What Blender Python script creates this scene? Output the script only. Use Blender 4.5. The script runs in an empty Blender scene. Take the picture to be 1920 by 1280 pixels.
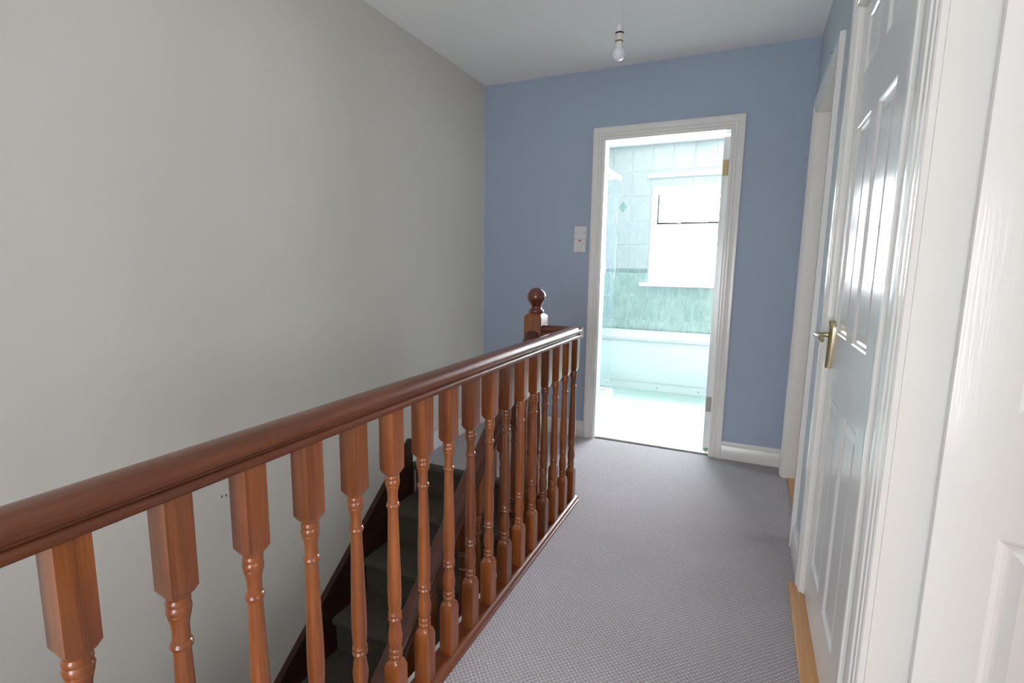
import bpy, bmesh, math, random
from mathutils import Vector, Matrix
random.seed(4)
S = bpy.context.scene
C = S.collection

# ------------------------------------------------------------------ camera, world, exposure
F_PX, YAW, PITCH, ROLL, CAM_H = 960.2, 0.4292, 0.1447, 0.0153, 1.182
cd = bpy.data.cameras.new('camera')
cd.sensor_fit = 'HORIZONTAL'; cd.sensor_width = 36.0
cd.lens = F_PX / 1920 * 36.0
cd.clip_start = 0.02
cam = bpy.data.objects.new('camera', cd); C.objects.link(cam)
fw = Vector((-math.sin(YAW), math.cos(YAW), 0)); rt = Vector((math.cos(YAW), math.sin(YAW), 0)); up = Vector((0, 0, 1))
Fv = fw * math.cos(PITCH) - up * math.sin(PITCH)
Uv = fw * math.sin(PITCH) + up * math.cos(PITCH)
R2 = rt * math.cos(ROLL) + Uv * math.sin(ROLL)
U2 = -rt * math.sin(ROLL) + Uv * math.cos(ROLL)
cam.matrix_world = Matrix(((R2.x, U2.x, -Fv.x, 0), (R2.y, U2.y, -Fv.y, 0), (R2.z, U2.z, -Fv.z, CAM_H), (0, 0, 0, 1)))
S.camera = cam

world = bpy.data.worlds.new('overcast_sky'); S.world = world
world.use_nodes = True
world.node_tree.nodes['Background'].inputs['Color'].default_value = (0.85, 0.93, 1.0, 1)
world.node_tree.nodes['Background'].inputs['Strength'].default_value = 1.0

PANE_BATH, FILL_END, FILL_NEAR, FILL_FAR = 84.0, 11.5, 10.0, 10.0     # radiance of the bathroom panes and of three added, unseen fill windows
S.view_settings.view_transform = 'Standard'
S.view_settings.look = 'None'
S.view_settings.exposure = 0.14
S.view_settings.gamma = 1.0
S.view_settings.use_curve_mapping = False

# ------------------------------------------------------------------ main dimensions (metres)
XL, XR, YB, H = -1.79, 0.2614, 3.3963, 2.4405        # left wall, right wall, back wall, ceiling
WT = 0.06                                            # partition thickness on the right
YF = -1.35                                           # end wall behind the camera
LOW = -2.43                                          # hall floor below the stairs
BY0, BY1, BX0, BX1, BH = 3.4963, 5.63, -2.0, 0.62, 2.455   # bathroom
XK = -0.711                                          # landing edge (right side of base rail)
XV = -0.785                                          # void edge
XB = -0.745                                          # balustrade centre line
RISE, GOING, YN = 0.187, 0.231, 2.435                # stairs

# ------------------------------------------------------------------ materials
def new_mat(name):
    m = bpy.data.materials.new(name); m.use_nodes = True
    nt = m.node_tree
    return m, nt, nt.nodes['Principled BSDF']

def ramp(nt, stops):
    r = nt.nodes.new('ShaderNodeValToRGB')
    e = r.color_ramp.elements
    e[0].position, e[0].color = stops[0][0], (*stops[0][1], 1)
    e[1].position, e[1].color = stops[-1][0], (*stops[-1][1], 1)
    for p, c in stops[1:-1]:
        k = e.new(p); k.color = (*c, 1)
    return r

def noise(nt, scale, detail=3, vec=None, mapping=None):
    n = nt.nodes.new('ShaderNodeTexNoise')
    n.inputs['Scale'].default_value = scale; n.inputs['Detail'].default_value = detail
    tc = nt.nodes.new('ShaderNodeTexCoord')
    src = vec or tc.outputs['Object']
    if mapping:
        mp = nt.nodes.new('ShaderNodeMapping'); mp.inputs['Scale'].default_value = mapping
        nt.links.new(src, mp.inputs['Vector']); src = mp.outputs['Vector']
    nt.links.new(src, n.inputs['Vector'])
    return n

def bump(nt, b, height, strength, dist):
    bp = nt.nodes.new('ShaderNodeBump')
    bp.inputs['Strength'].default_value = strength; bp.inputs['Distance'].default_value = dist
    nt.links.new(height, bp.inputs['Height']); nt.links.new(bp.outputs['Normal'], b.inputs['Normal'])

def paint(name, col, rough=0.5, var=0.03, bscale=180, bstr=0.12, bdist=0.0006, spec=0.5, mapping=None):
    m, nt, b = new_mat(name)
    n = noise(nt, 1.6, 4)
    r = ramp(nt, [(0.3, tuple(c * (1 - var) for c in col)), (0.7, tuple(min(1, c * (1 + var)) for c in col))])
    nt.links.new(n.outputs['Fac'], r.inputs['Fac']); nt.links.new(r.outputs['Color'], b.inputs['Base Color'])
    b.inputs['Roughness'].default_value = rough
    b.inputs['Specular IOR Level'].default_value = spec
    if bstr:
        n2 = noise(nt, bscale, 2, mapping=mapping); bump(nt, b, n2.outputs['Fac'], bstr, bdist)
    return m

def wood(name, dark, mid, light, axis, rough=0.28, coat=0.4, rnd=0.35):
    m, nt, b = new_mat(name)
    tc = nt.nodes.new('ShaderNodeTexCoord'); oi = nt.nodes.new('ShaderNodeObjectInfo')
    mul = nt.nodes.new('ShaderNodeMath'); mul.operation = 'MULTIPLY'; mul.inputs[1].default_value = 37.0
    nt.links.new(oi.outputs['Random'], mul.inputs[0])
    add = nt.nodes.new('ShaderNodeVectorMath'); add.operation = 'ADD'
    nt.links.new(tc.outputs['Object'], add.inputs[0]); nt.links.new(mul.outputs[0], add.inputs[1])
    sc = {'x': (2, 34, 34), 'y': (34, 2, 34), 'z': (34, 34, 2)}[axis]
    n = noise(nt, 1.0, 5, add.outputs[0], sc); n.inputs['Distortion'].default_value = 0.6
    fine = {'x': (12, 420, 420), 'y': (420, 12, 420), 'z': (420, 420, 12)}[axis]
    n2 = noise(nt, 1.0, 2, add.outputs[0], fine)
    r = ramp(nt, [(0.28, dark), (0.5, mid), (0.75, light)])
    mixf = nt.nodes.new('ShaderNodeMath'); mixf.operation = 'MULTIPLY_ADD'; mixf.inputs[1].default_value = 0.35
    nt.links.new(n2.outputs['Fac'], mixf.inputs[0])
    sub = nt.nodes.new('ShaderNodeMath'); sub.operation = 'MULTIPLY_ADD'; sub.inputs[1].default_value = 0.75; sub.inputs[2].default_value = -0.06
    nt.links.new(n.outputs['Fac'], sub.inputs[0]); nt.links.new(sub.outputs[0], mixf.inputs[2])
    nt.links.new(mixf.outputs[0], r.inputs['Fac'])
    hs = nt.nodes.new('ShaderNodeHueSaturation')
    v = nt.nodes.new('ShaderNodeMapRange'); v.inputs['To Min'].default_value = 1 - rnd; v.inputs['To Max'].default_value = 1 + rnd
    nt.links.new(oi.outputs['Random'], v.inputs['Value']); nt.links.new(v.outputs['Result'], hs.inputs['Value'])
    nt.links.new(r.outputs['Color'], hs.inputs['Color'])
    nt.links.new(hs.outputs['Color'], b.inputs['Base Color'])
    b.inputs['Roughness'].default_value = rough
    b.inputs['Coat Weight'].default_value = coat; b.inputs['Coat Roughness'].default_value = 0.16
    bump(nt, b, n2.outputs['Fac'], 0.15, 0.0004)
    return m

def metal(name, col, rough):
    m, nt, b = new_mat(name)
    n = noise(nt, 300, 2)
    r = ramp(nt, [(0.3, tuple(c * .9 for c in col)), (0.7, col)])
    nt.links.new(n.outputs['Fac'], r.inputs['Fac']); nt.links.new(r.outputs['Color'], b.inputs['Base Color'])
    b.inputs['Metallic'].default_value = 1; b.inputs['Roughness'].default_value = rough
    return m

def carpet_mat(name, k):
    m, nt, b = new_mat(name)
    L = nt.links.new
    tc = nt.nodes.new('ShaderNodeTexCoord'); sep = nt.nodes.new('ShaderNodeSeparateXYZ')
    wob = noise(nt, 9.0, 2); ctr = nt.nodes.new('ShaderNodeVectorMath'); ctr.operation = 'MULTIPLY_ADD'
    ctr.inputs[1].default_value = (0.010, 0.010, 0.0); L(wob.outputs['Color'], ctr.inputs[0]); L(tc.outputs['Object'], ctr.inputs[2])
    L(ctr.outputs[0], sep.inputs[0])
    yz = nt.nodes.new('ShaderNodeMath'); yz.operation = 'ADD'; L(sep.outputs['Y'], yz.inputs[0]); L(sep.outputs['Z'], yz.inputs[1])
    def cosn(src, k):
        a = nt.nodes.new('ShaderNodeMath'); a.operation = 'MULTIPLY'; a.inputs[1].default_value = k; L(src, a.inputs[0])
        c = nt.nodes.new('ShaderNodeMath'); c.operation = 'COSINE'; L(a.outputs[0], c.inputs[0]); return c.outputs[0]
    p = 0.0162
    cx = cosn(sep.outputs['X'], 2 * math.pi / p); cy = cosn(yz.outputs[0], 2 * math.pi / p)
    d0 = nt.nodes.new('ShaderNodeMath'); d0.operation = 'MULTIPLY'; L(cx, d0.inputs[0]); L(cy, d0.inputs[1])
    dp = nt.nodes.new('ShaderNodeMath'); dp.operation = 'MULTIPLY'; L(d0.outputs[0], dp.inputs[0]); L(d0.outputs[0], dp.inputs[1])
    d = nt.nodes.new('ShaderNodeMath'); d.operation = 'MULTIPLY'; L(d0.outputs[0], d.inputs[0]); L(dp.outputs[0], d.inputs[1])
    n = noise(nt, 260, 3)
    ns = nt.nodes.new('ShaderNodeMath'); ns.operation = 'MULTIPLY_ADD'; ns.inputs[1].default_value = 3.0; ns.inputs[2].default_value = -1.5
    L(n.outputs['Fac'], ns.inputs[0])
    sm = nt.nodes.new('ShaderNodeMath'); sm.operation = 'ADD'; L(d.outputs[0], sm.inputs[0]); L(ns.outputs[0], sm.inputs[1])
    mr = nt.nodes.new('ShaderNodeMapRange'); mr.inputs['From Min'].default_value = -0.98; mr.inputs['From Max'].default_value = 1.02
    L(sm.outputs[0], mr.inputs['Value'])
    r = ramp(nt, [(p_, tuple(a_ * b_ for a_, b_ in zip(c_, k))) for p_, c_ in [(0.03, (.075, .062, .064)), (0.16, (.285, .255, .272)), (0.74, (.425, .388, .408)), (0.86, (.56, .53, .55)), (0.97, (.85, .84, .86))]])
    L(mr.outputs['Result'], r.inputs['Fac'])
    big = noise(nt, 2.2, 4)
    rb = ramp(nt, [(0.3, (.9, .89, .87)), (0.72, (1, 1, 1))]); L(big.outputs['Fac'], rb.inputs['Fac'])
    mx = nt.nodes.new('ShaderNodeMix'); mx.data_type = 'RGBA'; mx.blend_type = 'MULTIPLY'; mx.inputs['Factor'].default_value = 1
    L(r.outputs['Color'], mx.inputs['A']); L(rb.outputs['Color'], mx.inputs['B'])
    L(mx.outputs['Result'], b.inputs['Base Color'])
    b.inputs['Roughness'].default_value = 0.9
    b.inputs['Specular IOR Level'].default_value = 0.2
    b.inputs['Sheen Weight'].default_value = 0.35 if k[0] == 1 else 0.05; b.inputs['Sheen Roughness'].default_value = 0.45
    b.inputs['Sheen Tint'].default_value = (1, 1, 1, 1)
    bump(nt, b, sm.outputs[0], 0.5, 0.003)
    return m

def tile_mat(name, stops, rough=0.12):
    m, nt, b = new_mat(name)
    oi = nt.nodes.new('ShaderNodeObjectInfo'); tc = nt.nodes.new('ShaderNodeTexCoord')
    mul = nt.nodes.new('ShaderNodeMath'); mul.operation = 'MULTIPLY'; mul.inputs[1].default_value = 50
    nt.links.new(oi.outputs['Random'], mul.inputs[0])
    add = nt.nodes.new('ShaderNodeVectorMath'); nt.links.new(tc.outputs['Object'], add.inputs[0]); nt.links.new(mul.outputs[0], add.inputs[1])
    mp = nt.nodes.new('ShaderNodeMapping'); mp.inputs['Rotation'].default_value = (0, 0.6, 0); mp.inputs['Scale'].default_value = (3, 1, 1)
    nt.links.new(add.outputs[0], mp.inputs['Vector'])
    n = noise(nt, 7, 5, mp.outputs['Vector']); n.inputs['Distortion'].default_value = 1.2
    r = ramp(nt, stops)
    nt.links.new(n.outputs['Fac'], r.inputs['Fac']); nt.links.new(r.outputs['Color'], b.inputs['Base Color'])
    b.inputs['Roughness'].default_value = rough
    return m

def emit_mat(name, col, strength):
    m = bpy.data.materials.new(name); m.use_nodes = True
    nt = m.node_tree; nt.nodes.clear()
    o = nt.nodes.new('ShaderNodeOutputMaterial'); e = nt.nodes.new('ShaderNodeEmission')
    e.inputs['Color'].default_value = (*col, 1); e.inputs['Strength'].default_value = strength
    nt.links.new(e.outputs[0], o.inputs['Surface'])
    return m

def clear_glass(name):
    m = bpy.data.materials.new(name); m.use_nodes = True
    nt = m.node_tree; nt.nodes.clear()
    o = nt.nodes.new('ShaderNodeOutputMaterial'); t = nt.nodes.new('ShaderNodeBsdfTransparent')
    g = nt.nodes.new('ShaderNodeBsdfGlossy'); g.inputs['Roughness'].default_value = 0.03
    mx = nt.nodes.new('ShaderNodeMixShader')
    t.inputs['Color'].default_value = (.95, .985, .975, 1)
    mx.inputs[0].default_value = 0.07; nt.links.new(t.outputs[0], mx.inputs[1]); nt.links.new(g.outputs[0], mx.inputs[2])
    nt.links.new(mx.outputs[0], o.inputs['Surface'])
    return m

M = {}
M['cream_wall'] = paint('cream_wall_paint', (.61, .575, .52), 0.75, 0.02)
M['blue_wall'] = paint('blue_wall_paint', (.385, .465, .585), 0.6, 0.02)
M['right_wall'] = paint('blue_paint_bounce_lit', (.47, .535, .585), 0.45, 0.02)  # back wall's blue made paler, painting in bounce and grazing light
M['ceiling'] = paint('white_ceiling_paint', (.91, .905, .90), 0.85, 0.015)
M['gloss'] = paint('white_gloss_paint', (.80, .79, .77), 0.2, 0.015, 40, 0.10, 0.0006)
M['door_gloss'] = paint('white_grained_gloss_paint', (.76, .76, .75), 0.19, 0.012, 1.0, 0.30, 0.0009, mapping=(300, 300, 9))
M['eggshell'] = paint('white_eggshell_paint', (.78, .77, .745), 0.38, 0.015)
M['wood_z'] = wood('mahogany_spindle', (.12, .030, .007), (.225, .062, .015), (.345, .110, .027), 'z', 0.28, 0.35)
M['wood_y'] = wood('mahogany_rail', (.085, .020, .006), (.14, .034, .010), (.21, .058, .018), 'y', 0.33, 0.2, 0.05)
M['wood_x'] = wood('mahogany_return', (.085, .020, .006), (.14, .034, .010), (.21, .058, .018), 'x', 0.33, 0.2, 0.05)
M['wood_string'] = wood('dark_mahogany_string', (.020, .007, .004), (.036, .011, .006), (.060, .020, .010), 'y', 0.35, 0.15, 0.05)
M['wood_stair_rail'] = wood('shaded_mahogany_stair_rail', (.055, .014, .006), (.09, .023, .009), (.14, .040, .015), 'y', 0.33, 0.15, 0.05)  # rail mahogany darkened to paint in the stairwell shade
M['pine'] = wood('orange_pine', (.42, .18, .05), (.55, .26, .08), (.66, .34, .12), 'y', 0.4, 0.15, 0.1)
M['carpet'] = carpet_mat('loop_carpet', (1, 1, 1))
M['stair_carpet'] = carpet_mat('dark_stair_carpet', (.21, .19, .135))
M['vinyl'] = paint('pale_green_vinyl', (.42, .54, .48), 0.35, 0.05)
M['tile_low'] = tile_mat('green_marbled_tile', [(.25, (.195, .29, .25)), (.5, (.265, .365, .325)), (.75, (.375, .46, .42))])
M['tile_high'] = tile_mat('pale_marbled_tile', [(.25, (.34, .385, .372)), (.75, (.41, .45, .435))])
M['tile_border'] = tile_mat('patterned_border_tile', [(.3, (.13, .19, .18)), (.7, (.26, .34, .32))])
M['diamond'] = tile_mat('sage_diamond_tile', [(.3, (.17, .28, .25)), (.7, (.30, .42, .38))])
M['grout'] = paint('pale_grout', (.74, .80, .78), 0.8, 0.03)
M['bath_white'] = paint('glossy_bath_acrylic', (.60, .635, .625), 0.12, 0.01, bstr=0)
M['bath_panel'] = paint('mint_bath_panel', (.74, .785, .76), 0.3, 0.01, bstr=0)
M['upvc'] = paint('white_upvc', (.82, .83, .84), 0.25, 0.01, bstr=0)
M['brass'] = metal('aged_brass', (.56, .48, .31), 0.25)
M['hinge'] = metal('dull_brass_hinge', (.40, .31, .16), 0.4)
M['steel'] = metal('dark_steel', (.30, .29, .28), 0.4)
M['chrome'] = metal('chrome', (.85, .86, .87), 0.08)
M['alu'] = metal('threshold_aluminium', (.80, .66, .66), 0.35)
M['plastic'] = paint('white_plastic', (.74, .74, .76), 0.3, 0.01, bstr=0)
M['holder'] = paint('ivory_plastic', (.74, .70, .62), 0.35, 0.01, bstr=0)
M['black'] = paint('black_rubber', (.008, .008, .008), 0.5, 0.01, bstr=0)
M['bronze'] = paint('brown_collar', (.10, .075, .04), 0.4, 0.01, bstr=0)
M['red'] = paint('red_neon_lens', (.30, .006, .012), 0.2, 0.01, bstr=0)
M['screw'] = paint('grey_screw_cap', (.25, .26, .27), 0.4, 0.01, bstr=0)
M['vent'] = paint('grey_vent_plastic', (.45, .50, .50), 0.5, 0.01, bstr=0)
M['glass'] = clear_glass('shower_glass')
mb, nt, b = new_mat('opal_bulb_glass')
b.inputs['Base Color'].default_value = (.80, .83, .90, 1); b.inputs['Roughness'].default_value = 0.12
b.inputs['Subsurface Weight'].default_value = 0.3; b.inputs['Subsurface Radius'].default_value = (.02, .02, .02)
M['bulb'] = mb
M['pane_bath'] = emit_mat('daylit_obscure_pane', (.89, .945, 1.0), PANE_BATH)
M['fill_end'] = emit_mat('added_end_fill_pane', (.96, .98, 1.0), FILL_END)
M['fill_near'] = emit_mat('added_near_fill_pane', (.96, .98, 1.0), FILL_NEAR)
M['fill_far'] = emit_mat('added_far_fill_pane', (.86, .94, 1.0), FILL_FAR)

# ------------------------------------------------------------------ mesh helpers
def box(bm, x0, x1, y0, y1, z0, z1):
    vs = [bm.verts.new((x, y, z)) for x in (x0, x1) for y in (y0, y1) for z in (z0, z1)]
    for f in ((0, 1, 3, 2), (4, 6, 7, 5), (0, 4, 5, 1), (2, 3, 7, 6), (0, 2, 6, 4), (1, 5, 7, 3)):
        bm.faces.new([vs[i] for i in f])

def finish(bm, name, smooth):
    bmesh.ops.recalc_face_normals(bm, faces=bm.faces[:])
    me = bpy.data.meshes.new(name); bm.to_mesh(me); bm.free()
    if smooth:
        me.polygons.foreach_set('use_smooth', [True] * len(me.polygons))
        me.set_sharp_from_angle(angle=math.radians(smooth))
    return me

def link(name, me, mat=None, parent=None, **props):
    o = bpy.data.objects.new(name, me); C.objects.link(o)
    if mat and me is not None and not me.materials: me.materials.append(M[mat] if isinstance(mat, str) else mat)
    if parent: o.parent = parent
    for k, v in props.items(): o[k] = v
    return o

def obj(name, bm, mat, parent=None, smooth=0, bevel=0, **props):
    if bevel: bmesh.ops.bevel(bm, geom=bm.edges[:], offset=bevel, segments=2, affect='EDGES', profile=0.6)
    return link(name, finish(bm, name, smooth or (40 if bevel else 0)), mat, parent, **props)

def boxes(name, bl, mat, parent=None, bevel=0, **props):
    bm = bmesh.new()
    for b_ in bl: box(bm, *b_)
    return obj(name, bm, mat, parent, 0, bevel, **props)

def empty(name, loc, parent=None, **props):
    o = bpy.data.objects.new(name, None); C.objects.link(o); o.location = loc; o.empty_display_size = 0.05
    if parent: o.parent = parent
    for k, v in props.items(): o[k] = v
    return o

def under(parent, child):
    """parent keeping the world coordinates the mesh was written in"""
    child.parent = parent
    child.matrix_parent_inverse = Matrix.Translation(parent.location).inverted()
    return child

def loft(bm, rings, cap=True):
    vr = [[bm.verts.new(p) for p in r] for r in rings]
    n = len(vr[0])
    for a, b_ in zip(vr, vr[1:]):
        for i in range(n):
            bm.faces.new((a[i], a[(i + 1) % n], b_[(i + 1) % n], b_[i]))
    if cap:
        bm.faces.new(vr[0][::-1]); bm.faces.new(vr[-1])

def lathe(bm, prof, c=(0, 0, 0), n=24):
    loft(bm, [[(c[0] + r * math.cos(2 * math.pi * i / n), c[1] + r * math.sin(2 * math.pi * i / n), c[2] + z) for i in range(n)] for z, r in prof])

def tube(bm, pts, r, n=10, taper=None):
    rings = []
    for k, p in enumerate(pts):
        p = Vector(p)
        d = (Vector(pts[min(k + 1, len(pts) - 1)]) - Vector(pts[max(k - 1, 0)])).normalized()
        a = d.orthogonal().normalized() if k == 0 else (a - d * a.dot(d)).normalized()
        b_ = d.cross(a)
        rr = r if not taper else taper[k]
        rings.append([p + (a * math.cos(2 * math.pi * i / n) + b_ * math.sin(2 * math.pi * i / n)) * rr for i in range(n)])
    loft(bm, rings)

def cyl(bm, p, q, r, n=16): tube(bm, [p, q], r, n)

# ------------------------------------------------------------------ structure: floors, walls, ceilings
st = dict(kind='structure')
XS = XL            # stairwell left side
LW = 0.012         # lining board thickness
def wall_with_holes(name, mat, axis, c0, c1, u0, u1, z0, z1, holes, **props):
    """wall slab on x=c (axis 'x', u=y) or y=c (axis 'y', u=x) with rectangular holes (ua, ub, za, zb)"""
    us = sorted({u0, u1, *[h[0] for h in holes], *[h[1] for h in holes]})
    zs = sorted({z0, z1, *[h[2] for h in holes], *[h[3] for h in holes]})
    bm = bmesh.new()
    solid = lambda i, j: 0 <= i < len(us) - 1 and 0 <= j < len(zs) - 1 and not any(h[0] - 1e-6 <= us[i] and us[i + 1] <= h[1] + 1e-6 and h[2] - 1e-6 <= zs[j] and zs[j + 1] <= h[3] + 1e-6 for h in holes)
    P = (lambda c, u, z: (c, u, z)) if axis == 'x' else (lambda c, u, z: (u, c, z))
    for i in range(len(us) - 1):
        for j in range(len(zs) - 1):
            if not solid(i, j): continue
            a, b_, c, d = us[i], us[i + 1], zs[j], zs[j + 1]
            for cc in (c0, c1):
                bm.faces.new([bm.verts.new(P(cc, *q)) for q in ((a, c), (b_, c), (b_, d), (a, d))])
            for (di, dj, e0, e1) in ((-1, 0, (a, c), (a, d)), (1, 0, (b_, c), (b_, d)), (0, -1, (a, c), (b_, c)), (0, 1, (a, d), (b_, d))):
                if not solid(i + di, j + dj):
                    bm.faces.new([bm.verts.new(P(*q)) for q in ((c0, *e0), (c0, *e1), (c1, *e1), (c1, *e0))])
    bmesh.ops.remove_doubles(bm, verts=bm.verts[:], dist=1e-5)
    return obj(name, bm, mat, **st, **props)

DOORS_R = {'near': (0.35, 1.10), 'mid': (1.30, 2.03), 'far': (2.47, 3.22)}
HD = 2.0
BD = (-0.909, -0.161)                   # bathroom doorway in x
wall_with_holes('wall_left', 'cream_wall', 'x', XL - 0.12, XL, YF - .12, YB + .1, LOW, H, [], label='plain cream wall running beside the stairwell')
wall_with_holes('wall_back', 'blue_wall', 'y', YB, BY0, XL, XR + WT, LOW, H, [(BD[0] - LW, BD[1] + LW, -.03, HD + LW)], label='blue painted wall around the bathroom doorway')
wall_with_holes('wall_right', 'right_wall', 'x', XR, XR + WT, YF, YB, LOW, H, [(a - LW, b_ + LW, -.03, HD + LW) for a, b_ in DOORS_R.values()], label='blue wall holding the white doors, bounce light put in its colour')
END_FILL_W = (-0.78, 0.18, 0.25, 1.60)
wall_with_holes('wall_front', 'cream_wall', 'y', YF - .12, YF, XL, XR + WT, LOW, H, [END_FILL_W])
boxes('ceiling', [(XL - .12, XR + WT, YF - .12, YB, H, H + .1)], 'ceiling', label='plain white ceiling over the landing', **st)
# landing slab with the carpet; open stairwell at the left
SLAB = -0.22
bm = bmesh.new()
box(bm, XV, XR + .06, YF, YB, SLAB, 0)
box(bm, XL, XV, YN + .03, YB, SLAB, 0)
box(bm, XL, XV, YF, -0.36, SLAB, 0)
obj('floor', bm, 'carpet', label='grey brown flecked loop carpet on the landing', **st)
boxes('floor', [(XL, XR, YF, YB, LOW - .05, LOW)], 'carpet', label='carpeted hall floor at the foot of the stairs', **st)
# cream apron lining the landing side of the stairwell
boxes('trim_1', [(XV - .024, XV, -0.36, YN - .03, SLAB - .05, 0.002)], 'eggshell', label='cream apron board along the stairwell edge', **st)

# baseboards
BBP = [(0, 0), (.015, 0), (.015, .078), (.0125, .083), (.0125, .090), (.0085, .096), (.0065, .105), (.0035, .112), (0, .112)]
def baseboard(name, p, q, nrm, label=None, parent=None):
    """board from p to q on the floor, its thickness along nrm"""
    bm = bmesh.new()
    loft(bm, [[Vector(e) + Vector(nrm) * t + Vector((0, 0, z)) for t, z in BBP] for e in (p, q)])
    o = obj(name, bm, 'gloss', None, 30, **st)
    if label: o['label'] = label
    return o
A_IN, A_W = 0.006, 0.072
baseboard('baseboard_back', (XL, YB, 0), (BD[0] - A_IN - A_W, YB, 0), (0, -1, 0), 'white baseboard below the blue wall, behind the balusters')
baseboard('baseboard_back', (BD[1] + A_IN + A_W, YB, 0), (XR, YB, 0), (0, -1, 0), 'white baseboard below the blue wall, right of the bathroom doorway')
baseboard('baseboard_left', (XL, YN + .02, 0), (XL, YB, 0), (1, 0, 0), 'white baseboard at the stair head along the cream wall')
for a, b_, lb in ((2.03 + A_IN + A_W, 2.47 - A_IN - A_W, 'short white baseboard between the two right-hand doorways'), (3.22 + A_IN + A_W, YB, 'short white baseboard in the far right corner')):
    baseboard('baseboard_right', (XR, a, 0), (XR, b_, 0), (-1, 0, 0), lb)
baseboard('baseboard_right', (XR, YF, 0), (XR, .35 - A_IN - A_W, 0), (-1, 0, 0))

# ------------------------------------------------------------------ door linings and architraves
AP = [(0, 0), (0, .010), (.004, .0125), (.012, .0125), (.015, .0100), (.018, .0145), (.030, .0150), (.034, .0125), (.038, .0175), (.050, .0185), (.060, .0200), (.070, .0190), (.072, .0160), (.072, 0)]
def door_trim(name, axis, c, out, u0, u1, depth, label, stop=True):
    """lining boards + architrave round an opening; c = wall face, out = sign of the landing side"""
    P = (lambda t, u, z: (c + out * t, u, z)) if axis == 'x' else (lambda t, u, z: (u, c + out * t, z))
    root = empty(name, P(0, (u0 + u1) / 2, 0), label=label, **st)
    zt = HD
    def part(nm, bm, mat='gloss', sm=0): return under(root, obj(nm, bm, mat, None, sm))
    def bx(nm, t0, t1, a, b_, z0, z1):
        bm = bmesh.new(); p, q = P(t0, a, z0), P(t1, b_, z1)
        box(bm, *sorted((p[0], q[0])), *sorted((p[1], q[1])), z0, z1); return part(nm, bm, 'eggshell')
    bx('lining', 0.0005, -depth - .0005, u0 - LW, u0, 0, zt)
    bx('lining', 0.0005, -depth - .0005, u1, u1 + LW, 0, zt)
    bx('lining_head', 0.0005, -depth - .0005, u0 - LW, u1 + LW, zt, zt + LW)
    a0, a1, z1 = u0 - A_IN, u1 + A_IN, zt + A_IN
    for s, e in ((-1, a0), (1, a1)):
        bm = bmesh.new()
        loft(bm, [[P(t, e + s * w, 0.0) for w, t in AP], [P(t, e + s * w, z1 + w) for w, t in AP]])
        part('architrave', bm, 'gloss', 25)
    bm = bmesh.new()
    loft(bm, [[P(t, a0 - w, z1 + w) for w, t in AP], [P(t, a1 + w, z1 + w) for w, t in AP]])
    part('architrave_head', bm, 'gloss', 25)
    return root
door_trim('trim_2', 'y', YB, -1, *BD, BY0 - YB, 'white moulded frame of the bathroom doorway in the blue wall')
door_trim('trim_3', 'x', XR, -1, *DOORS_R['far'], WT, 'white moulded frame of the far open doorway on the right')
door_trim('trim_4', 'x', XR, -1, *DOORS_R['mid'], WT, 'white moulded frame around the closed panelled door')
door_trim('trim_5', 'x', XR, -1, *DOORS_R['near'], WT + .008, 'white moulded frame of the nearest doorway on the right')

# ------------------------------------------------------------------ six-panel doors
def door_leaf(root, W, T, Z0, Z1, cols, rows, place):
    """leaf in local (u across, d depth, z): front face d=0, back d=T.  place(u, d, z) -> world"""
    us = sorted({0, W, *[e for c in cols for e in c]}); zs = sorted({Z0, Z1, *[e for r in rows for e in r]})
    bm = bmesh.new()
    def is_panel(a, c): return any(abs(a - p[0]) < 1e-6 for p in cols) and any(abs(c - r[0]) < 1e-6 for r in rows)
    panels = []
    for i in range(len(us) - 1):
        for j in range(len(zs) - 1):
            a, b_, c, d = us[i], us[i + 1], zs[j], zs[j + 1]
            if is_panel(a, c): panels.append((a, b_, c, d)); continue
            for dd in (0, T):
                bm.faces.new([bm.verts.new(place(*q)) for q in ((a, dd, c), (b_, dd, c), (b_, dd, d), (a, dd, d))])
    for e0, e1 in (((0, Z0), (W, Z0)), ((W, Z0), (W, Z1)), ((W, Z1), (0, Z1)), ((0, Z1), (0, Z0))):
        bm.faces.new([bm.verts.new(place(*q)) for q in ((e0[0], 0, e0[1]), (e1[0], 0, e1[1]), (e1[0], T, e1[1]), (e0[0], T, e0[1]))])
    bmesh.ops.remove_doubles(bm, verts=bm.verts[:], dist=1e-5)
    under(root, obj('leaf', bm, 'door_gloss'))
    steps = [(0, 0), (.004, .0015), (.009, .0065), (.016, .0085), (.020, .0085), (.036, .0030), (.040, .0030)]
    for a, b_, c, d in panels:
        bm = bmesh.new()
        for back in (False, True):
            rings = []
            for ins, dep in steps:
                dd = T - dep if back else dep
                rings.append([bm.verts.new(place(u, dd, z)) for u, z in ((a + ins, c + ins), (b_ - ins, c + ins), (b_ - ins, d - ins), (a + ins, d - ins))])
            for r0, r1 in zip(rings, rings[1:]):
                for k in range(4): bm.faces.new((r0[k], r0[(k + 1) % 4], r1[(k + 1) % 4], r1[k]))
            bm.faces.new(rings[-1])
        under(root, obj('panel', bm, 'door_gloss'))
ROWS = [(.178, .785), (.985, 1.620), (1.772, 1.940)]

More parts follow.
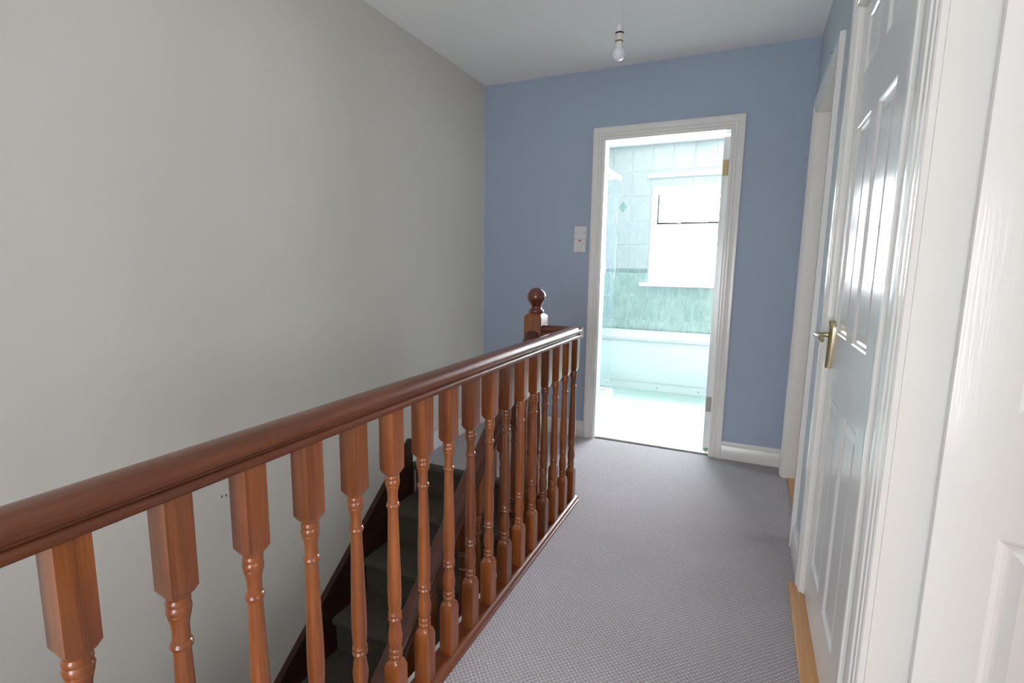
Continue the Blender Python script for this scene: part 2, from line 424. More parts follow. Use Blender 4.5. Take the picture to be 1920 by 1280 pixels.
def lever_handle(root, at, face, along, plate_len=.155):
    """lever handle on a tapering backplate. at = plate centre on the door face, face = outward normal, along = lever direction"""
    n, a = Vector(face), Vector(along); at = Vector(at)
    bm = bmesh.new()
    rings = []
    for dn, sc in ((0, 1), (.005, 1), (.011, .9), (.015, .7), (.017, .4)):
        pts = []
        for z, w in ((-.082, .0075), (-.074, .0085), (-.03, .014), (.02, .019), (.045, .021), (.058, .0215), (.066, .018), (.074, .012), (.078, .005)):
            pts.append((z, w))
        prof = [(w * sc, z * (1 if sc == 1 else .985)) for z, w in pts] + [(-w * sc, z * (1 if sc == 1 else .985)) for z, w in reversed(pts)]
        rings.append([at + n * dn + a * u + Vector((0, 0, z)) for u, z in prof])
    loft(bm, rings)
    h = under(root, obj('handle', bm, 'brass', None, 35))
    bm = bmesh.new()
    p0 = at + Vector((0, 0, .030))
    pts = [p0, p0 + n * .02, p0 + n * .042, p0 + n * .051 + a * .006, p0 + n * .053 + a * .018, p0 + n * .051 + a * .06, p0 + n * .047 + a * .092 - Vector((0, 0, .004)), p0 + n * .043 + a * .102 - Vector((0, 0, .010))]
    tube(bm, pts, .008, 12, [.0095, .0085, .0085, .0085, .0080, .0085, .0075, .006])
    obj('lever', bm, 'brass', h, 50)
    for z in (-.076, .052):
        bm = bmesh.new(); q = at + Vector((0, 0, z)); cyl(bm, q + n * .004, q + n * .0095, .0035, 10); obj('screw', bm, 'chrome', h, 40)

# door_2: the closed door in the right wall (front face towards -x)
x_face = 0.268
d2 = empty('door_2', (x_face, 1.665, 0.0), label='closed white six-panel door with a brass lever handle', **st)
y0d, y1d = 1.303, 2.027
door_leaf(d2, y1d - y0d, .040, .010, 1.985, [(1.465 - y0d, 1.652 - y0d), (1.748 - y0d, 1.937 - y0d)], ROWS, lambda u, d, z: (x_face + d, y0d + u, z))
lever_handle(d2, (x_face, 1.972, .945), (-1, 0, 0), (0, -1, 0))
# door_3: the nearest door, standing open into its room (front face towards the camera)
y_face = 1.058
d3 = empty('door_3', (0.68, y_face, 0.0), label='white six-panel door standing open at the right edge', **st)
x0d = 0.3275; OC, OS = math.cos(math.radians(11)), math.sin(math.radians(11))
door_leaf(d3, .735, .040, .010, 1.985, [(.082, .300), (.415, .633)], [(.178, .755), (.966, 1.620), (1.772, 1.940)], lambda u, d, z: (x0d + u * OC + (d - .040) * OS, y_face + .040 - u * OS + (d - .040) * OC, z))
for z in (.25, 1.75):
    bm = bmesh.new(); cyl(bm, (x0d + .001, y_face + .0425, z - .045), (x0d + .001, y_face + .0425, z + .045), .0045, 12); under(d3, obj('hinge', bm, 'hinge', None, 40))
# door_1: bathroom door swung back into the bathroom, seen edge-on
d1 = empty('door_1', (-.182, 3.86, 0.0), label='white bathroom door swung open, only its hinged edge showing', **st)
door_leaf(d1, .735, .038, .012, 1.985, [(.102, .315), (.42, .633)], ROWS, lambda u, d, z: (-.201 + d, 3.508 + u, z))
for za, zb, mt in ((1.755, 1.850, 'hinge'), (.262, .360, 'steel')):
    bm = bmesh.new(); box(bm, -.196, -.170, 3.5035, 3.508, za, zb)
    for z in [za + k * (zb - za) / 5 for k in range(5)]:
        cyl(bm, (-.1655, 3.503, z + .001), (-.1655, 3.503, z + (zb - za) / 5 - .001), .0045, 10)
    under(d1, obj('hinge', bm, mt, None, 40))

# thresholds
boxes('trim_6', [(XR - .042, XR + WT + .02, 1.29, 2.098, -.01, .0075)], 'pine', bevel=.002, label='bare orange pine threshold under the closed door', **st)
boxes('trim_7', [(XR + .022, XR + WT + .02, 2.465, 3.225, -.01, .006)], 'pine', bevel=.002, label='bare pine threshold in the far right doorway', **st)
bm = bmesh.new()
loft(bm, [[(x, YB + .028 + dy, z) for dy, z in ((0, .0), (.004, .006), (.016, .0085), (.034, .0085), (.046, .006), (.05, .0))] for x in (BD[0], BD[1])])
obj('trim_8', bm, 'alu', None, 30, label='pinkish metal carpet strip across the bathroom doorway', **st)

# ------------------------------------------------------------------ staircase
NST = 13
stairs = empty('staircase', ((XL - .9) / 2, YN, 0), label='dark carpeted staircase descending along the cream wall', category='staircase')
SX0, SX1 = XL + .032, -.962
for k in range(NST):
    zt = -RISE * k; yn = YN - GOING * k
    bm = bmesh.new()        # carpet riser wrapped under its nosing
    prof = [(yn + .030, zt - RISE + .0), (yn + .028, zt - .045), (yn + .012, zt - .040), (yn + .002, zt - .028), (yn, zt - .016), (yn + .004, zt - .006), (yn + .014, zt + .0005), (yn + .05, zt + .001), (yn + .05, zt - RISE)]
    loft(bm, [[(x, y, z) for y, z in prof] for x in (SX0, SX1)])
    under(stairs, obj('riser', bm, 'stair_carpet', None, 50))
    if k:
        bm = bmesh.new(); box(bm, SX0, SX1, yn + .04, yn + GOING + .032, zt - .03, zt + .001)
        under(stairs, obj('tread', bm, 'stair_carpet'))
pitch = RISE / GOING
def string(name, x0, x1, top, bot, ya, yb):
    bm = bmesh.new()
    ln = lambda y, off: (y - YN) * pitch + off
    prof = [(ya, max(LOW, ln(ya, bot))), (yb, ln(yb, bot)), (yb, ln(yb, top)), (yb - .012, ln(yb, top)), (ya, ln(ya, top))]
    loft(bm, [[(x, y, z) for y, z in prof] for x in (x0, x1)])
    return under(stairs, obj(name, bm, 'wood_string'))
string('wall_string', XL + .001, XL + .032, .155, -.30, -.55, YN + .0)
string('outer_string', -.961, -.925, .055, -.26, -.55, 2.309)

# ------------------------------------------------------------------ balustrade
def ring_pts(r, sq, n=16):
    """n points going round: sq=1 square of half-width r, sq=0 circle of radius r"""
    out = []
    for i in range(n):
        t = 2 * math.pi * (i + .5) / n if False else 2 * math.pi * i / n + math.pi / 4
        c, s = math.cos(t), math.sin(t); m_ = max(abs(c), abs(s))
        out.append((r * (c / m_ * sq + c * (1 - sq)), r * (s / m_ * sq + s * (1 - sq))))
    return out

def baluster_mesh(name, hw=.0205, scale=1.0, z_end=.858):
    P = [(.028, hw, 1), (.172, hw, 1), (.186, .0185, .75), (.193, .0150, .3), (.196, .0140, 0), (.199, .0165, 0), (.204, .0178, 0), (.209, .0165, 0), (.211, .0148, 0),
         (.213, .0162, 0), (.218, .0174, 0), (.223, .0160, 0), (.226, .0145, 0), (.240, .0172, 0), (.256, .0182, 0), (.272, .0165, 0), (.290, .0140, 0), (.300, .0136, 0),
         (.302, .0158, 0), (.307, .0175, 0), (.312, .0160, 0), (.3135, .0150, 0), (.315, .0160, 0), (.320, .0175, 0), (.325, .0160, 0), (.328, .0150, 0),
         (.345, .0165, 0), (.375, .0173, 0), (.42, .0168, 0), (.50, .0148, 0), (.590, .0125, 0), (.600, .0125, 0), (.602, .0148, 0), (.607, .0163, 0), (.612, .0148, 0), (.614, .0128, 0),
         (.630, .0122, 0), (.642, .0128, 0), (.652, .0150, 0), (.657, .0165, 0), (.659, .0160, 0), (.662, .0172, 0), (.667, .0180, 0), (.671, .0168, 0), (.673, .0160, 0), (.676, .0172, 0), (.680, .0172, 0), (.684, .0155, 0),
         (.686, .0155, .3), (.690, .0170, .7), (.700, hw, 1), (z_end, hw, 1)]
    bm = bmesh.new()
    loft(bm, [[(x, y, z * scale) for x, y in ring_pts(r, s)] for z, r, s in P])
    me = finish(bm, name, 32); me.materials.append(M['wood_z']); return me

def sweep(bm, prof, path, closed_profile=True):
    """sweep a (side, z) profile along a horizontal polyline with mitred corners; side is to the right of travel"""
    pts = [Vector(p) for p in path]; rings = []
    for k, p in enumerate(pts):
        d0 = (p - pts[k - 1]).normalized() if k else None
        d1 = (pts[k + 1] - p).normalized() if k < len(pts) - 1 else None
        if d0 is None or d1 is None:
            d = d1 or d0; s = Vector((d.y, -d.x, 0)); 
        else:
            s0, s1 = Vector((d0.y, -d0.x, 0)), Vector((d1.y, -d1.x, 0))
            s = (s0 + s1); s = s / (s.length_squared / 2)
        rings.append([p + s * u + Vector((0, 0, z)) for u, z in prof])
    loft(bm, rings)

RAILP = [(-.030, 0), (.030, 0), (.0345, .004), (.0350, .010), (.0325, .015), (.0270, .0175), (.0265, .021), (.0310, .0225), (.0345, .026), (.0355, .032), (.0340, .039), (.0290, .0455), (.0200, .0500), (.0080, .0522),
         (-.0080, .0522), (-.0200, .0500), (-.0290, .0455), (-.0340, .039), (-.0355, .032), (-.0345, .026), (-.0310, .0225), (-.0265, .021), (-.0270, .0175), (-.0325, .015), (-.0350, .010), (-.0345, .004)]
NX, NY = -.948, 2.355                    # newel post
bal = empty('balustrade', (XB, 1.0, 0), label='reddish brown wooden landing balustrade with turned balusters', category='balustrade')
bm = bmesh.new(); sweep(bm, RAILP, [(XB, -.30, .850), (XB, NY, .850)])
# square the end into the corner of the return rail
under(bal, obj('handrail', bm, 'wood_y', None, 40))
bm = bmesh.new(); sweep(bm, RAILP, [(NX + .04, NY, .8495), (XB + .034, NY, .8495)])
under(bal, obj('return_rail', bm, 'wood_x', None, 40))
BASEP = [(-.036, 0), (.034, 0), (.034, .010), (.031, .0115), (.031, .014), (.0335, .0165), (.0335, .021), (.029, .027), (.025, .029), (-.030, .029), (-.036, .024)]
bm = bmesh.new(); sweep(bm, BASEP, [(XB, -.30, 0), (XB, NY + .045, 0)])
under(bal, obj('base_rail', bm, 'wood_y', None, 30))
bm = bmesh.new(); sweep(bm, BASEP, [(NX + .04, NY, 0), (XB - .03, NY, 0)])
under(bal, obj('return_base_rail', bm, 'wood_x', None, 30))
bme = baluster_mesh('baluster')
for k in range(20):
    o = link('baluster', bme); o.location = (XB, 2.358 - .1282 * k, 0); under(bal, o)
    o.rotation_euler.z = random.choice((0, math.pi / 2, math.pi, -math.pi / 2))
o = link('baluster', bme); o.location = (-.835, NY, 0); under(bal, o)

def newel(root, x, y, zb):
    bm = bmesh.new(); hw = .045
    P = [(zb, hw, 1), (.185, hw, 1), (.21, .038, .6), (.225, .033, 0), (.235, .040, 0), (.25, .041, 0), (.262, .033, 0), (.30, .038, 0), (.34, .0405, 0), (.42, .037, 0), (.55, .030, 0), (.60, .029, 0), (.607, .036, 0), (.62, .037, 0), (.63, .032, 0),
         (.645, .038, 0), (.655, .036, .2), (.675, hw, 1), (.940, hw, 1), (.944, .0435, 1), (.955, .036, .75), (.9585, .034, 0)]
    loft(bm, [[(x + a, y + b_, z) for a, b_ in ring_pts(r, s, 24)] for z, r, s in P])
    n = under(root, obj('newel_post', bm, 'wood_z', None, 32))
    bm = bmesh.new()
    pr = [(.955, .034), (.962, .037), (.972, .0365), (.976, .033), (.979, .028), (.986, .0255), (.993, .026), (.9985, .030)]
    c, r = 1.0375, .0455
    for i in range(1, 14):
        a = -math.pi / 2 + .72 + (math.pi - .72) * i / 13.2
        pr.append((c + r * math.sin(a), r * math.cos(a)))
    lathe(bm, pr, (x, y, 0), 32)
    return n, obj('ball_finial', bm, M['finial'], n, 40)
M['finial'] = wood('dark_mahogany_finial', (.08, .016, .008), (.13, .028, .012), (.19, .045, .018), 'z', 0.18, 0.6, 0.02)
newel(bal, NX, NY, -.185)
newel(bal, XB, -.30, -.25)

# stair banister going down from the newel
ban = empty('stair_banister', (NX, 2.0, 0), label='wooden stair handrail, shade put in its colour, sloping down from the newel post', category='banister')
HR0 = .806                                # underside height at the newel face
bm = bmesh.new()
ya, yb = -.45, NY - .0455
rings = [[(NX + u, y, HR0 - (NY - .045 - y) * pitch + z * math.hypot(1, pitch)) for u, z in RAILP] for y in (ya, yb)]
loft(bm, rings); under(ban, obj('handrail', bm, 'wood_stair_rail', None, 40))
sbm = baluster_mesh('stair_baluster', .0195, 1.0, .90)
y = 2.225
while y > .3:
    o = link('baluster', sbm); o.location = (NX, y, (y - YN) * pitch + .035); under(ban, o); y -= .118

# ------------------------------------------------------------------ bathroom
WIN = (-.986, .10, 1.034, 2.031)
wall_with_holes('wall_bathroom', 'grout', 'y', BY1, BY1 + .22, BX0, BX1, -.1, BH, [WIN], label='tiled bathroom wall around the window')
bw = bpy.data.objects['wall_bathroom']
for nm, a in (('wall_bathroom_left', (BX0 - .1, BX0, BY0, BY1, -.1, BH)), ('wall_bathroom_right', (BX1, BX1 + .1, BY0, BY1, -.1, BH))):
    boxes(nm, [a], 'tile_high', **st)
boxes('ceiling', [(BX0 - .1, BX1 + .1, BY0, BY1 + .22, BH, BH + .1)], 'ceiling', label='white bathroom ceiling', **st)
boxes('floor', [(BX0, BX1, YB + .055, BY1, -.05, .0015)], 'vinyl', label='pale green bathroom floor', **st)

def tile_piece(name, x0, x1, z0, z1, mat):
    g = .0025
    x0, x1, z0, z1 = x0 + g, x1 - g, z0 + g, z1 - g
    rects = []
    wx0, wx1, wz0, wz1 = WIN[0] - .002, WIN[1] + .002, WIN[2] - .002, WIN[3] + .002
    if x1 <= wx0 or x0 >= wx1 or z1 <= wz0 or z0 >= wz1: rects = [(x0, x1, z0, z1)]
    else:
        if z0 < wz0: rects.append((x0, x1, z0, wz0))
        if z1 > wz1: rects.append((x0, x1, wz1, z1))
        za, zb = max(z0, wz0), min(z1, wz1)
        if x0 < wx0: rects.append((x0, wx0, za, zb))
        if x1 > wx1: rects.append((wx1, x1, za, zb))
    rects = [r for r in rects if r[1] - r[0] > .004 and r[3] - r[2] > .004]
    if not rects: return
    key = (round(x1 - x0, 4), round(z1 - z0, 4), mat)
    if len(rects) == 1 and rects[0] == (x0, x1, z0, z1):
        if key not in TM:
            bm = bmesh.new(); box(bm, 0, x1 - x0, -.006, 0, 0, z1 - z0)
            bmesh.ops.bevel(bm, geom=[e for e in bm.edges if all(v.co.y < -.003 for v in e.verts)], offset=.0015, segments=1, affect='EDGES')
            TM[key] = finish(bm, name, 0); TM[key].materials.append(M[mat])
        o = link(name, TM[key]); o.location = (x0, BY1, z0)
    else:
        bm = bmesh.new()
        for r in rects: box(bm, r[0] - x0, r[1] - x0, -.006, 0, r[2] - z0, r[3] - z0)
        o = obj(name, bm, mat); o.location = (x0, BY1, z0)
    o.parent = bw
TM = {}
cols = [-.996 + .2065 * k for k in range(-4, 8)]
rows_low = [.38, .632, .8835, 1.135]
rows_high = [1.185 + .2515 * k for k in range(0, 6)]; rows_high[-1] = BH
for x in cols:
    x1 = min(x + .2065, BX1)
    for a, b_ in zip(rows_low, rows_low[1:]): tile_piece('tile', x, x1, a, b_, 'tile_low')
    tile_piece('border_tile', x, x1, 1.135, 1.185, 'tile_border')
    for a, b_ in zip(rows_high, rows_high[1:]): tile_piece('tile', x, x1, a, b_, 'tile_high')
bm = bmesh.new()
loft(bm, [[(-1.290 + dx * s, y, 1.835 + dz * s) for dx, dz in ((.044, 0), (0, .056), (-.044, 0), (0, -.056))] for y, s in ((BY1 - .006, 1), (BY1 - .0085, .97))])
dm = obj('diamond_inset', bm, 'diamond'); dm.parent = bw

# window
w1 = empty('window_1', ((WIN[0] + WIN[1]) / 2, BY1, WIN[2]), label='white bathroom window with a bright obscure pane and top opening light', **st)
yf0, yf1 = BY1 + .02, BY1 + .085
def wpart(nm, bl, mat, bev=0): return under(w1, boxes(nm, bl, mat, None, bev))
wpart('frame', [(WIN[0], WIN[0] + .05, yf0, yf1, WIN[2], WIN[3]), (WIN[1] - .05, WIN[1], yf0, yf1, WIN[2], WIN[3]),
                (WIN[0] + .05, WIN[1] - .05, yf0, yf1, WIN[3] - .062, WIN[3]), (WIN[0] + .05, WIN[1] - .05, yf0, yf1, WIN[2], WIN[2] + .04),
                (WIN[0] + .05, WIN[1] - .05, yf0, yf1, 1.545, 1.640)], 'upvc')
fx0, fx1, fz0, fz1 = WIN[0] + .052, WIN[1] - .052, 1.6425, WIN[3] - .0645
wpart('top_light', [(fx0, fx0 + .018, yf0 - .008, yf1 - .02, fz0, fz1), (fx1 - .018, fx1, yf0 - .008, yf1 - .02, fz0, fz1), (fx0 + .018, fx1 - .018, yf0 - .008, yf1 - .02, fz1 - .022, fz1), (fx0 + .018, fx1 - .018, yf0 - .008, yf1 - .02, fz0, fz0 + .018)], 'upvc')
wpart('seal', [(fx0 + .010, fx1 - .018, yf0 - .010, yf0 + .006, fz0 + .006, fz0 + .0215), (fx0 + .010, fx0 + .0225, yf0 - .010, yf0 + .006, fz0 + .006, fz1 - .022), (fx0 + .018, fx1 - .018, yf0, yf0 + .006, fz1 - .0275, fz1 - .022)], 'black')
wpart('pane', [(fx0 + .016, fx1 - .016, yf0 + .02, yf0 + .026, fz0 + .016, fz1 - .02)], 'pane_bath')
wpart('pane', [(WIN[0] + .048, WIN[1] - .048, yf0 + .02, yf0 + .026, WIN[2] + .038, 1.547)], 'pane_bath')
wpart('latch', [(-.725, -.685, yf0 - .022, yf0 - .008, 1.646, 1.658), (-.712, -.698, yf0 - .034, yf0 - .022, 1.640, 1.664)], 'steel', .002)
wpart('reveal', [(WIN[0] - .0, WIN[0] + .006, BY1 - .004, yf0, WIN[2], WIN[3]), (WIN[1] - .006, WIN[1], BY1 - .004, yf0, WIN[2], WIN[3]), (WIN[0], WIN[1], BY1 - .004, yf0, WIN[3] - .006, WIN[3])], 'upvc')
wpart('sill', [(WIN[0] - .085, WIN[1] + .085, BY1 - .055, yf0, WIN[2] - .034, WIN[2] + .002)], 'upvc', .004)

# roller blind rail above the window
bl = empty('blind_rail', (-.44, BY1 - .03, 2.136), label='white roller blind rail fixed above the bathroom window', category='blind rail')
under(bl, boxes('headrail', [(-1.035, .15, BY1 - .040, BY1 - .008, 2.118, 2.150)], 'upvc', None, .004))
for x in (-1.02, .135): under(bl, boxes('bracket', [(x - .010, x + .010, BY1 - .045, BY1 - .006, 2.112, 2.155)], 'upvc', None, .002))

# bathtub
tub = empty('bathtub', (-.70, 5.3, 0), label='white bathtub under the window with a plain mint side panel', category='bathtub')
TX0, TX1, TY0, TY1, TZ = -1.92, -.19 + .0, 4.995, BY1 - .008, .528
TX1 = .30
bm = bmesh.new()
def rrect(x0, x1, y0, y1, r, z, n=6):
    pts = []
    for cx, cy, a0 in ((x1 - r, y1 - r, 0), (x0 + r, y1 - r, 90), (x0 + r, y0 + r, 180), (x1 - r, y0 + r, 270)):
        for i in range(n + 1):
            a = math.radians(a0 + 90 * i / n); pts.append((cx + r * math.cos(a), cy + r * math.sin(a), z))
    return pts
rings = [rrect(TX0 + .01, TX1 - .01, TY0 + .012, TY1 - .003, .02, TZ - .040), rrect(TX0 + .002, TX1 - .002, TY0 + .002, TY1 - .001, .02, TZ - .036), rrect(TX0, TX1, TY0, TY1, .02, TZ - .012), rrect(TX0 + .006, TX1 - .006, TY0 + .006, TY1 - .006, .02, TZ - .002), rrect(TX0 + .015, TX1 - .015, TY0 + .015, TY1 - .015, .02, TZ),
         rrect(TX0 + .06, TX1 - .07, TY0 + .055, TY1 - .05, .16, TZ), rrect(TX0 + .075, TX1 - .085, TY0 + .07, TY1 - .065, .16, TZ - .012), rrect(TX0 + .15, TX1 - .13, TY0 + .11, TY1 - .10, .15, TZ - .30), rrect(TX0 + .20, TX1 - .17, TY0 + .15, TY1 - .14, .12, TZ - .38)]
loft(bm, rings, cap=False)
bm.verts.ensure_lookup_table(); n = len(rings[0]); bm.faces.new([bm.verts[len(rings) * n - n + i] for i in range(n)])
under(tub, obj('tub', bm, 'bath_white', None, 40))
under(tub, boxes('side_panel', [(TX0, TX1, 5.020, 5.034, .085, TZ - .036)], 'bath_panel', None, .003))
under(tub, boxes('plinth', [(TX0, TX1, 5.030, 5.040, 0.0, .085), ], 'bath_panel'))
under(tub, boxes('end_panel', [(TX1 - .016, TX1 - .002, 5.034, TY1, 0.0, TZ - .036)], 'bath_panel'))
for x in (-1.24, -.74, -.36): 
    bm = bmesh.new(); cyl(bm, (x, 5.030, .035), (x, 5.0255, .035), .006, 10); under(tub, obj('screw', bm, 'screw', None, 40))

# shower enclosure
sh = empty('shower_enclosure', (-1.5, 4.05, 0), label='clear glass shower enclosure on a low white tray', category='shower')
SXR, SYB, SYF = -1.050, 4.475, 3.60
under(sh, boxes('tray', [(BX0 + .01, SXR + .012, SYF - .03, SYB + .012, .002, .090)], 'bath_white', None, .008))
bm = bmesh.new()
for a in ((SXR - .03, SXR, SYF, SYB, .090, .112), (BX0 + .01, SXR - .03, SYB - .03, SYB, .090, .112)): box(bm, *a)
under(sh, obj('bottom_rail', bm, 'upvc'))
bm = bmesh.new(); cyl(bm, (-1.30, 4.25, .0895), (-1.30, 4.25, .094), .045, 24); under(sh, obj('waste', bm, 'chrome', None, 40))
under(sh, boxes('glass_panel', [(SXR - .018, SXR - .012, SYF, 3.955, .112, 1.925)], 'glass'))
under(sh, boxes('glass_panel', [(BX0 + .01, SXR - .018, SYB - .018, SYB - .012, .112, 1.925)], 'glass'))
under(sh, boxes('top_rail', [(SXR - .03, SXR, SYF, SYB, 1.925, 1.953)], 'upvc', None, .002))
under(sh, boxes('top_rail', [(BX0 + .01, SXR - .03, SYB - .03, SYB, 1.925, 1.953)], 'chrome', None, .002))
under(sh, boxes('corner_cap', [(SXR - .034, SXR + .004, SYB - .034, SYB + .004, 1.918, 1.962)], 'vent', None, .003))
bm = bmesh.new(); tube(bm, [(SXR - .01, 3.93, 1.10), (SXR + .025, 3.93, 1.10), (SXR + .028, 3.93, 1.11), (SXR + .028, 3.93, 1.23), (SXR + .025, 3.93, 1.24), (SXR - .01, 3.93, 1.24)], .006, 10)
under(sh, obj('handle', bm, 'chrome', None, 40))

# extractor vent on the bathroom ceiling
vt = empty('ceiling_vent', (-.55, 5.38, BH), label='grey slotted vent on the bathroom ceiling', category='vent')
under(vt, boxes('frame', [(-.63, -.47, 5.28, 5.298, BH - .012, BH), (-.63, -.47, 5.462, 5.48, BH - .012, BH), (-.63, -.612, 5.298, 5.462, BH - .012, BH), (-.488, -.47, 5.298, 5.462, BH - .012, BH)], 'vent'))
for k in range(6): under(vt, boxes('slat', [(-.612, -.488, 5.304 + .027 * k, 5.320 + .027 * k, BH - .010, BH - .003)], 'vent'))

# ------------------------------------------------------------------ switches on the blue wall
def plate(name, zc, xc, label, cat):
    root = empty(name, (xc, YB, zc), label=label, category=cat, group='switch plates beside the bathroom doorway')
    bm = bmesh.new()
    loft(bm, [[(xc + u * s, YB - t, zc + v * s) for u, v in ((-.043, -.0425), (.043, -.0425), (.043, .0425), (-.043, .0425))] for t, s in ((0, 1), (.006, 1), (.0095, .95))])
    return under(root, obj('plate', bm, 'plastic', None, 20))
p1 = plate('switch_plate', 1.4165, -1.056, 'upper white plate with two screws beside the bathroom doorway', 'switch plate')
for dx in (-.030, .030):
    bm = bmesh.new(); cyl(bm, (-1.056 + dx, YB - .0090, 1.4165), (-1.056 + dx, YB - .0102, 1.4165), .0038, 12); obj('screw', bm, 'screw', p1, 40)
boxes('rocker', [(-1.056 - .012, -1.056 + .012, YB - .0115, YB - .009, 1.394, 1.412)], 'plastic', p1, .001)
p2 = plate('fused_switch', 1.3305, -1.0575, 'lower white switch plate with a red indicator light', 'switch plate')
boxes('indicator', [(-1.0575 - .010, -1.0575 + .008, YB - .012, YB - .009, 1.3595, 1.3655)], 'red', p2, .0012)
boxes('rocker', [(-1.0575 - .011, -1.0575 + .011, YB - .0118, YB - .009, 1.300, 1.332)], 'plastic', p2, .001)

# ------------------------------------------------------------------ pendant light
px, py = -.606, 2.45
pen = empty('pendant_light', (px, py, H), label='bare opal bulb hanging from the ceiling on a white cord', category='pendant light')
bm = bmesh.new(); lathe(bm, [(-.022, .012), (-.020, .030), (-.008, .045), (0, .046)], (px, py, H), 28); under(pen, obj('ceiling_rose', bm, 'plastic', None, 40))
bm = bmesh.new(); tube(bm, [(px - .004, py, H - .015), (px - .001, py, 2.38), (px - .004, py, 2.33), (px - .006, py, 2.268)], .0032, 8); under(pen, obj('cord', bm, 'plastic', None, 60))
hz = 2.268
bm = bmesh.new(); lathe(bm, [(-.036, .0165), (-.010, .0155), (-.004, .013), (0, .006)], (px - .006, py, hz), 24); ho = under(pen, obj('lampholder', bm, 'plastic', None, 40))
bm = bmesh.new(); lathe(bm, [(-.0425, .0168), (-.0415, .0186), (-.0365, .0186), (-.0355, .0168)], (px - .006, py, hz), 24); under(pen, obj('black_ring', bm, 'black', None, 40))
bm = bmesh.new(); lathe(bm, [(-.071, .0175), (-.0415, .0168)], (px - .006, py, hz), 24); under(pen, obj('holder_skirt', bm, 'holder', None, 40))
bm = bmesh.new(); lathe(bm, [(-.0755, .0168), (-.0745, .0180), (-.0725, .0180), (-.071, .0170)], (px - .006, py, hz), 24); under(pen, obj('collar', bm, 'bronze', None, 40))
bm = bmesh.new()
lathe(bm, [(-.0985, .0165), (-.090, .0158), (-.0755, .0150)], (px - .006, py, hz), 24); under(pen, obj('bulb_cap', bm, 'holder', None, 40))
bm = bmesh.new()
pr = [(-.126 - .0285 * math.cos(a), max(.001, .0285 * math.sin(a))) for a in [math.pi * .80 * i / 14 for i in range(15)]] + [(-.0985, .0164)]
lathe(bm, pr, (px - .006, py, hz), 28); under(pen, obj('bulb', bm, 'bulb', None, 60))

# small screw left in the right wall above the far doorway
hk = empty('wall_screw', (XR - .002, 2.76, 2.13), label='tiny dark screw in the right wall above the far doorway', category='screw')
bm = bmesh.new(); cyl(bm, (XR + .004, 2.76, 2.13), (XR - .006, 2.76, 2.13), .0022, 10); under(hk, obj('shank', bm, 'steel', None, 40))
bm = bmesh.new(); lathe(bm, [(0, .0022), (.001, .0045), (.003, .0040), (.004, .001)], (0, 0, 0), 12)
o = obj('head', bm, 'steel', None, 40); o.rotation_euler = (0, -math.pi / 2, 0); o.location = (XR - .006, 2.76, 2.13); under(hk, o)

# ------------------------------------------------------------------ unseen rooms with added fill windows (behind the doorways and behind the camera)
def window_unit(name, axis, c, u0, u1, z0, z1, mat, into, label):
    P = (lambda t, u, z: (c + into * t, u, z)) if axis == 'x' else (lambda t, u, z: (u, c + into * t, z))
    root = empty(name, P(0, (u0 + u1) / 2, z0), label=label, **st)
    def pb(nm, t0, t1, a, b_, za, zb, m_):
        p, q = P(t0, a, za), P(t1, b_, zb)
        under(root, boxes(nm, [(*sorted((p[0], q[0])), *sorted((p[1], q[1])), za, zb)], m_))
    um = (u0 + u1) / 2
    for a, b_ in ((u0, u0 + .05), (um - .03, um + .03), (u1 - .05, u1)): pb('mullion', -.09, -.03, a, b_, z0, z1, 'upvc')
    pb('rail', -.09, -.03, u0, u1, z0, z0 + .05, 'upvc'); pb('rail', -.09, -.03, u0, u1, z1 - .05, z1, 'upvc')
    pb('pane', -.065, -.060, u0 + .04, um - .02, z0 + .04, z1 - .04, mat); pb('pane', -.065, -.060, um + .02, u1 - .04, z0 + .04, z1 - .04, mat)
    pb('sill', -.03, .05, u0 - .03, u1 + .03, z0 - .03, z0, 'upvc')
window_unit('fill_window_2', 'y', YF, *END_FILL_W, 'fill_end', 1, 'unseen window added behind the camera as fill light')  # added out of view; sized and placed as fill from behind
RX = XR + WT
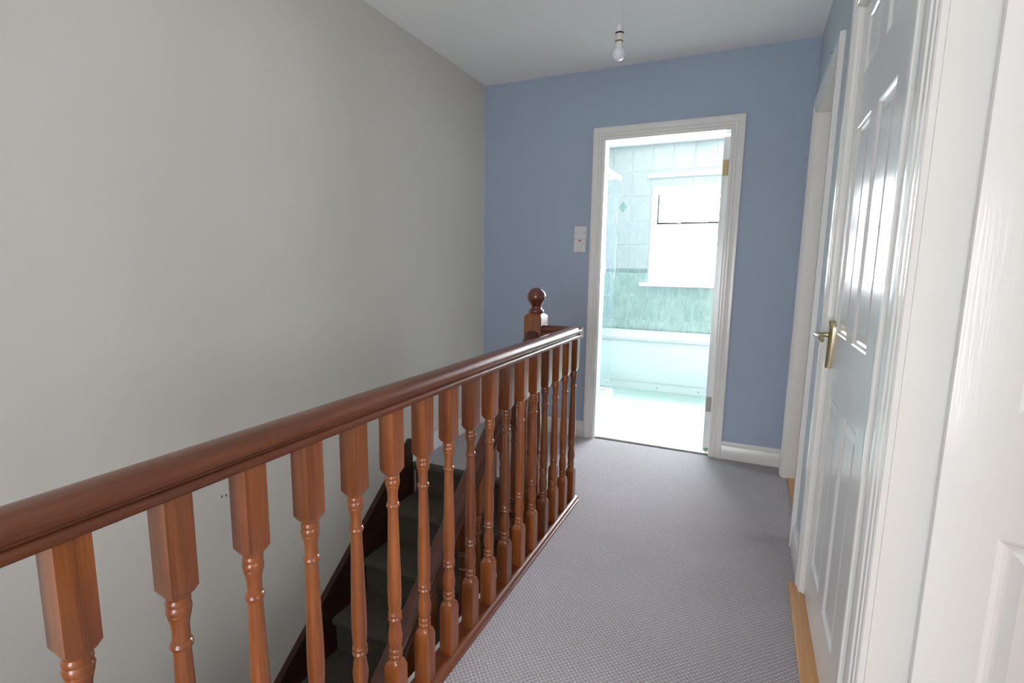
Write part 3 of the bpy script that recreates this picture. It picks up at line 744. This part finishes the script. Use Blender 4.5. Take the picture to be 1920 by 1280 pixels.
# near room
NR = (RX, 3.3, -1.6, 1.22)
nw = (-1.25, .25, .85, 2.15)
wall_with_holes('wall_near_room', 'cream_wall', 'x', NR[1], NR[1] + .2, NR[2], NR[3], 0, H, [nw])
boxes('wall_near_room_back', [(RX, NR[1], NR[3], NR[3] + .06, 0, H)], 'cream_wall', **st)
boxes('wall_near_room_front', [(RX, NR[1], NR[2] - .06, NR[2], 0, H)], 'cream_wall', **st)
boxes('wall_near_room_side', [(XR, RX, NR[2] - .06, YF - .0, 0, H)], 'cream_wall', **st)
boxes('floor', [(RX, NR[1], NR[2], NR[3], -.1, 0.0)], 'pine', label='bare floor of the nearest room', **st)
boxes('ceiling', [(RX, NR[1], NR[2], NR[3], H, H + .1)], 'ceiling', **st)
window_unit('fill_window_3', 'x', NR[1], *nw, 'fill_near', -1, 'unseen window added in the nearest room to light the landing')  # added out of view, placed to throw light onto the left wall
# far room
FR = (RX, 3.0, 2.25, 4.4)
fwn = (2.32, 3.0, .9, 2.1)
wall_with_holes('wall_far_room', 'cream_wall', 'x', FR[1], FR[1] + .2, FR[2], FR[3], 0, H, [fwn])
boxes('wall_far_room_front', [(RX, FR[1], FR[2] - .06, FR[2], 0, H)], 'cream_wall', **st)
boxes('wall_far_room_back', [(BX1 + .1, FR[1], FR[3], FR[3] + .06, 0, H)], 'cream_wall', **st)
boxes('wall_far_room_side', [(RX, BX1 + .1, BY0 - .02, BY0, 0, H), (BX1 + .1, BX1 + .12, BY0, FR[3], 0, H)], 'cream_wall', **st)
boxes('floor', [(RX, FR[1], FR[2], FR[3], -.1, 0.0)], 'pine', label='bare floor of the far room', **st)
boxes('ceiling', [(RX, FR[1], FR[2], FR[3], H, H + .1)], 'ceiling', **st)
window_unit('fill_window_4', 'x', FR[1], *fwn, 'fill_far', -1, 'unseen window added in the far room to light the landing')  # added out of view, shifted so its light grazes the blue wall

# two small dark chips in the cream wall plaster
wl = bpy.data.objects['wall_left']
for y_, z_ in ((1.2375, .287), (1.2555, .284)):
    bm = bmesh.new()
    loft(bm, [[(XL + t, y_ + dy, z_ + dz) for dy, dz in ((.0012, .006), (-.0022, .003), (-.0012, -.006), (.0022, -.004))] for t in (0, .0012)])
    o = obj('plaster_chip', bm, 'black'); o.parent = wl
